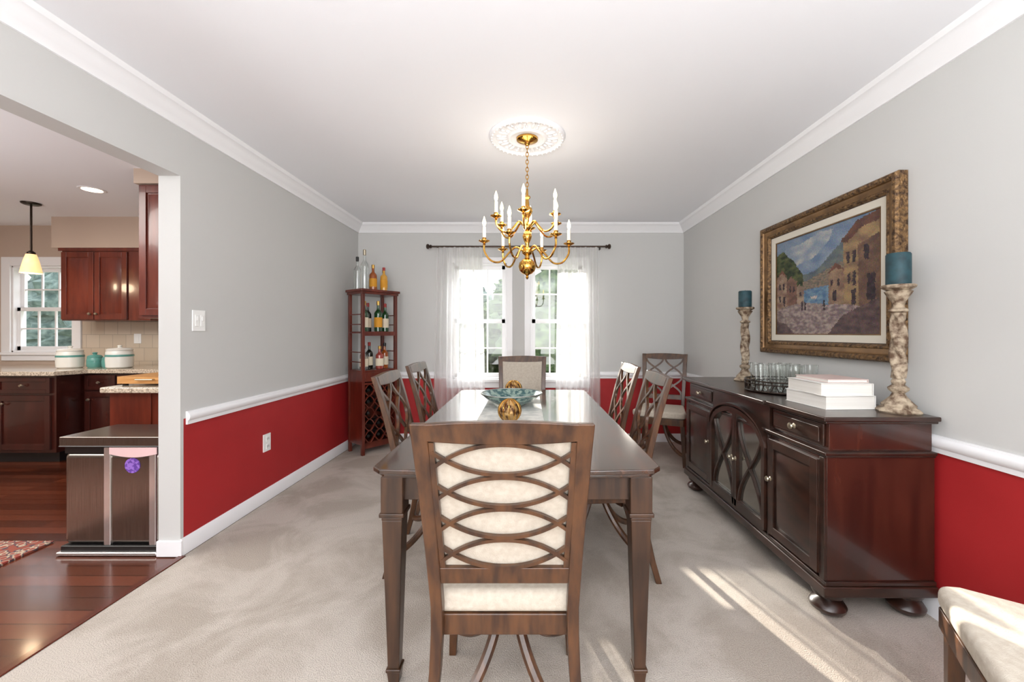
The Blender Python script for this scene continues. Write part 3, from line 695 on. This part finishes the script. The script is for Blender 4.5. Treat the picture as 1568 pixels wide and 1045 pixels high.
# ------------------------------------------------------------------ bottle rack
ra=radians(51.9); RW,RD=0.40,0.275
rl=(-1.635,4.00,0)
g=group('wine_rack_etagere',rl,ra); R=M_rackwood
b=MB()
b.box(-0.02,RW+0.02,-0.02,RD+0.015,1.635,1.66,R); b.box(-0.008,RW+0.008,-0.008,RD+0.008,1.61,1.635,R)
b.make('top',g,bevel=0.004)
b=MB()
for x in (0,RW-0.03):
    for y in (0,RD-0.03): b.box(x,x+0.03,y,y+0.03,0,1.61,R)
b.make('posts',g,bevel=0.002)
b=MB()
for z in (1.215,0.825,0.70,0.10): b.box(0.004,RW-0.004,0.004,RD-0.004,z,z+0.018,R)
for z in (1.19,0.80,0.09): b.box(0.03,RW-0.03,0.004,0.02,z,z+0.026,R)
b.box(0.03,RW-0.03,0.008,0.024,0.06,0.10,R)
for x in (0.006,RW-0.016): b.box(x,x+0.01,0.02,RD-0.02,0.10,0.83,R)
b.box(0.02,RW-0.02,RD-0.016,RD-0.006,0.10,0.83,R)
for z in (1.30,1.40,0.92,1.02):
    for x in (0.008,RW-0.018): b.box(x,x+0.008,0.03,RD-0.03,z,z+0.010,R)
b.make('shelves_and_panels',g)
b=MB(); b.box(0.032,RW-0.032,-0.002,0.012,0.728,0.818,R); b.make('drawer_front',g,bevel=0.004)
b=MB(); cols,rows=3,5; x0,z0=0.03,0.118; cw=(RW-0.06)/cols; rh=(0.70-0.118)/rows
fr=lambda a,z,t:(a,t,z)
for c in range(cols):
    for r in range(rows):
        for s in (0,1):
            pts=[(x0+c*cw+(cw*k/8),z0+r*rh+rh*(0.5+(0.5 if s else -0.5)*sin(pi*k/8))) for k in range(9)]
            b.ribbon(pts,0.008,0.01,0.03,R,fr)
b.make('bottle_lattice',g)
b=MB()
for c in range(cols):
    for r in range(rows):
        if (c*3+r*5)%4==1: continue
        cx=x0+(c+0.5)*cw; cz=z0+(r+0.5)*rh
        b.tube([(cx,0.035,cz),(cx,0.06,cz),(cx,0.09,cz),(cx,RD-0.02,cz)],[0.016,0.016,0.036,0.036],M_blackpl,14)
b.make('stored_wine_bottles',g)
CR=Matrix.Rotation(ra,4,'Z')
def bmat(n,c): return mat(n,c,0.08,spec=0.6,coat=0.5)
B_green=bmat('bottle_green',(22,66,30)); B_amber=bmat('bottle_amber',(150,74,18)); B_dark=bmat('bottle_dark',(18,24,18)); B_gold=bmat('liquor_gold',(206,150,50)); B_rose=bmat('bottle_rose',(150,60,50))
B_lab=mat('label_cream',(226,214,190),0.7); B_laby=mat('label_yellow',(214,150,40),0.7); B_cap=mat('cap_red',(150,30,24),0.4); B_capk=mat('cap_black',(24,22,22),0.4); B_foil=mat('foil_gold',(190,150,80),0.3,0.8)
def bottle(lx,ly,z,h,r,m,lab,cap,nm='liquor_bottle'):
    w=CR@Vector((lx,ly,0)); b=MB()
    b.lathe([(r*0.9,0),(r,0.004),(r,h*0.3),(r,h*0.58),(r*0.97,h*0.605),(r*0.85,h*0.64),(r*0.55,h*0.685),(r*0.38,h*0.72),(r*0.34,h*0.76),(r*0.33,h*0.90),(0.0001,h*0.90)],(0,0,0),m,20)
    if lab: b.lathe([(r+0.0008,h*0.14),(r+0.0008,h*0.46)],(0,0,0),lab,20,None,False)
    b.lathe([(r*0.40,h*0.86),(r*0.42,h*0.99),(r*0.30,h)],(0,0,0),cap,14)
    b.make(nm,loc=(rl[0]+w.x,rl[1]+w.y,z))
zt=1.6605
bottle(0.05,0.18,zt,0.34,0.036,M_clear,None,B_capk); bottle(0.06,0.06,zt,0.40,0.038,M_clear,None,M_pewter)
bottle(0.19,0.12,zt,0.27,0.038,B_amber,B_laby,B_foil); bottle(0.29,0.08,zt,0.25,0.036,B_gold,B_laby,B_cap); bottle(0.35,0.18,zt,0.24,0.034,M_clear,B_lab,B_capk); bottle(0.25,0.21,zt,0.20,0.034,B_gold,B_lab,B_capk)
zs=1.2335
bottle(0.07,0.08,zs,0.31,0.038,B_green,B_lab,B_foil,'wine_bottle'); bottle(0.16,0.17,zs,0.30,0.036,B_dark,B_lab,B_cap,'wine_bottle'); bottle(0.23,0.09,zs,0.32,0.040,B_green,B_laby,B_foil,'champagne_bottle'); bottle(0.33,0.12,zs,0.30,0.037,B_green,B_lab,B_cap,'wine_bottle')
zs=0.8435
bottle(0.07,0.09,zs,0.25,0.040,M_clear,B_lab,B_capk); bottle(0.17,0.16,zs,0.28,0.036,B_dark,B_lab,B_cap); bottle(0.24,0.08,zs,0.24,0.040,B_rose,B_lab,B_foil); bottle(0.33,0.13,zs,0.27,0.038,B_amber,B_lab,B_capk)

# ------------------------------------------------------------------ kitchen
FK=-0.004
def kpanel(b,x0,x1,z0,z1,y,m,fr=0.05):
    f=lambda a,z,t:(a,y-t,z)
    b.prism([(x0,z0),(x1,z0),(x1,z1),(x0,z1)],0,0.010,m,f)
    for (a0,a1,c0,c1) in ((x0,x0+fr,z0,z1),(x1-fr,x1,z0,z1),(x0+fr,x1-fr,z0,z0+fr),(x0+fr,x1-fr,z1-fr,z1)):
        b.prism([(a0,c0),(a1,c0),(a1,c1),(a0,c1)],0.010,0.020,m,f)
    if z1-z0>0.22:
        i=fr+0.01; i2=i+0.025
        vs=[(x0+i,z0+i,0.01),(x1-i,z0+i,0.01),(x1-i,z1-i,0.01),(x0+i,z1-i,0.01),(x0+i2,z0+i2,0.019),(x1-i2,z0+i2,0.019),(x1-i2,z1-i2,0.019),(x0+i2,z1-i2,0.019)]
        b.add(vs,[(4,5,6,7)]+[(k,(k+1)%4,4+(k+1)%4,4+k) for k in range(4)],m,f)
def kknob(b,x,y,z): b.tube([(x,y,z),(x,y-0.012,z),(x,y-0.016,z),(x,y-0.026,z)],[0.006,0.006,0.015,0.010],M_pewter,10)
g=group('kitchen_base_cabinets',(0,0,0)); b=MB()
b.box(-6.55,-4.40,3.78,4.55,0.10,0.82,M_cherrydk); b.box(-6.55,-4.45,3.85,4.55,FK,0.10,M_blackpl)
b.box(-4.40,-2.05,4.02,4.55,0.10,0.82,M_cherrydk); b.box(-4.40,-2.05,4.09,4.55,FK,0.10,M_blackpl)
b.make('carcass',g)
b=MB(); kn=MB()
x=-6.5
while x<-4.45:
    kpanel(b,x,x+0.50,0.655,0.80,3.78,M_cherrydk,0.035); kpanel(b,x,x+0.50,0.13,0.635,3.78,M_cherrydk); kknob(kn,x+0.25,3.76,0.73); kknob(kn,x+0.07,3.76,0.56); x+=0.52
x=-4.38
while x<-2.4:
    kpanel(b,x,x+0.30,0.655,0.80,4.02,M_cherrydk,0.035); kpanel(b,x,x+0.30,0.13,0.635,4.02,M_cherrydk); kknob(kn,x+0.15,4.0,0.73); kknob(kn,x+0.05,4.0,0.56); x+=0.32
b.make('doors',g,bevel=0.002); kn.make('knobs',g)
b=MB(); b.prism([(-6.58,4.59),(-6.58,3.74),(-4.38,3.74),(-4.32,3.98),(-2.03,3.98),(-2.03,4.59)],0.82,0.86,M_granite,idf); b.make('granite_counter',g,bevel=0.006)
g=group('kitchen_upper_cabinet',(0,0,0)); b=MB()
b.box(-4.91,-3.97,4.27,4.595,1.35,2.11,M_cherry); b.box(-4.93,-3.95,4.25,4.27,2.08,2.113,M_cherry); b.make('carcass',g)
b=MB(); kpanel(b,-4.90,-4.56,1.36,2.07,4.27,M_cherry,0.055); kpanel(b,-4.55,-4.21,1.36,2.07,4.27,M_cherry,0.055); b.box(-4.20,-3.97,4.262,4.27,1.35,2.08,M_cherry)
kknob(b,-4.59,4.25,1.42); kknob(b,-4.52,4.25,1.42); b.make('doors',g,bevel=0.002)
g=group('kitchen_tall_wall_cabinet',(0,0,0)); b=MB(); b.box(-2.90,-2.03,3.02,3.36,1.33,2.325,M_cherry); b.make('carcass',g); b=MB(); kpanel(b,-2.88,-2.47,1.35,2.31,3.02,M_cherry); kpanel(b,-2.46,-2.05,1.35,2.31,3.02,M_cherry); b.make('doors',g,bevel=0.002)
g=group('kitchen_peninsula',(0,0,0)); b=MB(); b.box(-2.87,-2.03,2.78,3.38,FK,0.81,M_cherry); b.box(-2.875,-2.03,2.772,2.78,0.02,0.10,M_cherry); b.box(-2.60,-2.58,2.772,2.78,0.1,0.81,M_cherry); b.make('cabinet',g,bevel=0.002)
b=MB(); b.box(-2.90,-2.03,2.74,3.42,0.81,0.85,M_granite); b.make('granite_top',g,bevel=0.008)
g=group('butcher_block_board',(-2.66,3.0,0.85)); b=MB()
b.box(-0.20,0.26,-0.18,0.16,0.015,0.065,M_butcher)
for x in (-0.17,0.23):
    for y in (-0.15,0.13): b.lathe([(0.016,0),(0.018,0.008),(0.014,0.016)],(x,y,0),M_blackpl,12)
b.tube([(-0.06,-0.18,0.045),(-0.06,-0.195,0.045),(0.06,-0.195,0.045),(0.06,-0.18,0.045)],0.005,M_pewter,8); b.make('board',g,bevel=0.005)
for (x,s,nm,m) in ((-4.70,1.0,'ceramic_canister',M_ceramic),(-4.19,1.05,'ceramic_canister',M_ceramic),(-4.51,0.60,'teal_jar',M_aqua),(-4.37,0.50,'teal_jar',M_aqua)):
    b=MB(); r=0.10*s; h=0.17*s
    b.lathe([(r*0.85,0),(r,0.012),(r*1.04,h*0.5),(r,h*0.9),(r*0.92,h)],(0,0,0),m,28)
    b.lathe([(r*1.035,h*0.66),(r*1.045,h*0.68),(r*1.035,h*0.76),(r*1.02,h*0.78)],(0,0,0),M_aqua,28)
    b.lathe([(r*0.96,h),(r*0.98,h+0.012),(r*0.8,h+0.024),(0.02,h+0.03),(0.014,h+0.036),(0.022,h+0.048),(0.012,h+0.056)],(0,0,0),m,28)
    b.make(nm,loc=(x,4.16 if s>0.9 else 4.22,0.86))
b=MB(); b.box(-4.46,-4.38,4.586,4.592,1.10,1.21,M_plastic); b.box(-4.435,-4.405,4.582,4.586,1.12,1.19,M_plastic); b.make('wall_outlet')
g=group('pendant_light',(-4.66,3.80,0)); b=MB()
b.lathe([(0.05,H-0.02),(0.065,H-0.012),(0.068,H-0.0005)],(0,0,0),M_bronze,24); b.tube([(0,0,1.98),(0,0,H-0.02)],0.008,M_bronze,8); b.lathe([(0.03,1.955),(0.028,1.975),(0.012,1.99)],(0,0,0),M_bronze,20); b.make('stem',g)
b=MB(); b.lathe([(0.072,1.78),(0.066,1.82),(0.050,1.90),(0.034,1.957),(0.031,1.957),(0.047,1.90),(0.063,1.82),(0.069,1.78)],(0,0,0),M_shade,28,None,False); b.make('glass_shade',g)
b=MB(); b.lathe([(0.085,-0.006),(0.09,-0.001),(0.09,-0.0005)],(-3.70,3.44,H),M_white,32); b.lathe([(0.0001,-0.0075),(0.066,-0.007)],(-3.70,3.44,H),M_glowd,32); b.make('recessed_downlight')
g=group('trash_can',(-2.305,2.24,FK)); b=MB(); w=0.265; d=0.30
b.box(-w,w,0.0,d,0.05,0.56,M_steel); b.make('body',g,bevel=0.03,seg=5)
b=MB(); b.box(-w-0.005,w+0.005,-0.012,d+0.005,0.0,0.05,M_blackpl); b.box(-w-0.012,w+0.012,-0.03,0.03,0.002,0.022,M_chrome); b.make('base_and_pedal',g,bevel=0.008)
b=MB(); b.box(-w-0.01,w+0.01,-0.012,d+0.005,0.60,0.650,M_steel); b.box(-w-0.012,w+0.012,-0.014,d+0.007,0.594,0.602,M_blackpl); b.make('lid',g,bevel=0.008)
b=MB(); b.box(-w+0.005,w-0.005,0.005,d-0.005,0.555,0.60,M_blackpl); b.make('collar',g)
b=MB(); 
for x in (-0.035,0.215): b.box(x,x+0.036,-0.006,0.012,0.05,0.592,M_chrome)
b.make('trim_strips',g,bevel=0.003)
b=MB(); n=14
poly_=[(0.0+0.26*k/n,0.592) for k in range(n+1)]+[(0.26-0.26*k/n,0.555-0.018*sin(pi*k/n)) for k in range(n+1)]
b.prism(poly_,-0.010,-0.004,M_pink,lambda a,z,t:(a,t,z)); b.make('liner_bag',g)
b=MB(); b.tube([(0.12,0.0005,0.49),(0.12,-0.003,0.49)],0.042,M_purple,24); b.make('sticker',g)
b=MB(); b.box(-3.9,-2.76,1.0,2.36,FK,0.008,M_rug); b.make('oriental_rug',bevel=0.002)

# ------------------------------------------------------------------ outdoors
b=MB(); b.box(-40,40,4.9,60,-0.7,-0.5,M_grass); b.make('ground')
def tree(x,y,h,r,m):
    b=MB(); b.tube([(0,0,-0.5),(0.05,0,h*0.4),(0,0,h*0.8)],[0.16,0.11,0.04],M_bark,8)
    for k in range(16):
        t0=k/15; rad=r*(1-0.75*t0)
        cx,cy,cz=random.uniform(-1,1)*rad*0.6,random.uniform(-1,1)*rad*0.5,h*(0.12+0.8*t0); rr=rad*random.uniform(0.55,0.8)+0.15
        n=16;vs=[];fs=[]
        for i in range(n+1):
            for j in range(n):
                t=pi*i/n; a=2*pi*j/n; v=Vector((sin(t)*cos(a),sin(t)*sin(a),cos(t))); q=1+0.5*noise.noise(v*6+Vector((k*3.1,x,y))); vs.append((cx+v.x*rr*q,cy+v.y*rr*q,cz+v.z*rr*q*0.8))
        for i in range(n):
            for j in range(n): fs.append((i*n+j,i*n+(j+1)%n,(i+1)*n+(j+1)%n,(i+1)*n+j))
        b.add(vs,fs,m)
    b.make('tree',loc=(x,y,0),angle=80)
for (x,y,h,r,m) in ((0.9,14,3.9,1.7,M_leaf),(3.2,17,4.6,2.2,M_leaf),(-0.6,21,4.4,2.2,M_leaf),(-2.3,15,2.4,1.5,M_leaf),(-3.6,24,4.6,2.4,M_leaf2),(-9,17,5.0,2.4,M_leaf2),(-14,16,5.5,2.4,M_leaf2),(-18,18,5.5,2.6,M_leaf2),(-7.0,19,3.2,1.9,M_leaf),(-22,20,5.5,2.8,M_leaf2)): tree(x,y,h,r,m)

# ------------------------------------------------------------------ lights
W=bpy.data.worlds.new('World'); S.world=W; W.use_nodes=True; bg=W.node_tree.nodes['Background']; bg.inputs[0].default_value=(0.86,0.92,1.0,1); bg.inputs[1].default_value=2.0
def area(name,loc,rot,sx,sy,e,col=(1,1,1)):
    l=bpy.data.lights.new(name,'AREA'); l.shape='RECTANGLE'; l.size=sx; l.size_y=sy; l.energy=e; l.color=col
    o=bpy.data.objects.new(name,l); S.collection.objects.link(o); o.location=loc; o.rotation_euler=rot; return o
l=bpy.data.lights.new('sun','SUN'); l.energy=14; l.angle=radians(0.6); l.color=(1,0.93,0.82); o=bpy.data.objects.new('sun',l); S.collection.objects.link(o)
dv=Vector((0.27,-0.963,-0.295)); o.rotation_euler=dv.to_track_quat('-Z','Y').to_euler(); o.location=(-5,15,10)
area('rear_fill_light',(0,-2.7,1.5),(radians(90),0,0),3.0,1.8,82)  # added frontal fill in front of the solid rear wall, no window there
area('bounce_light',(0,-1.2,1.3),(radians(180),0,0),2.0,2.0,145,(0.96,0.98,1.0))  # added unseen lamp aimed upward to brighten the ceiling
o=area('outside_fill_light',(-0.1,6.0,3.4),(0,0,0),3.0,1.3,230,(0.95,0.98,1.0)); o.rotation_euler=Vector((0,-1.5,-1.9)).to_track_quat('-Z','Y').to_euler()  # added area lamp above the view, boosts daylight through the windows and curtains
area('kitchen_fill_light',(-4.2,1.6,2.4),(0,0,0),2.0,2.0,75,(1,0.95,0.88))  # added overhead fill for the kitchen, no fixture at this spot
area('kitchen_bounce_light',(-4.2,0.6,1.1),(radians(180),0,0),1.5,1.5,60)
def pt(name,loc,e,col,r=0.05):
    l=bpy.data.lights.new(name,'POINT'); l.energy=e; l.color=col; l.shadow_soft_size=r; o=bpy.data.objects.new(name,l); S.collection.objects.link(o); o.location=loc
pt('pendant_bulb',(-4.66,3.80,1.74),3,(1,0.8,0.55))
pt('chandelier_glow',(CX,CY,1.93),6,(1,0.94,0.85),0.2)

# ------------------------------------------------------------------ camera
cam=bpy.data.cameras.new('camera'); co=bpy.data.objects.new('camera',cam); S.collection.objects.link(co); S.camera=co
co.location=(0,0,1.22); co.rotation_euler=(radians(90),0,0)
cam.sensor_width=36; cam.lens=36*620/1568; cam.shift_x=-24/1568; cam.shift_y=-12.5/1568; cam.clip_start=0.05
S.cycles.transparent_max_bounces=32
S.view_settings.view_transform='Standard'; S.view_settings.look='None'; S.view_settings.exposure=0.25
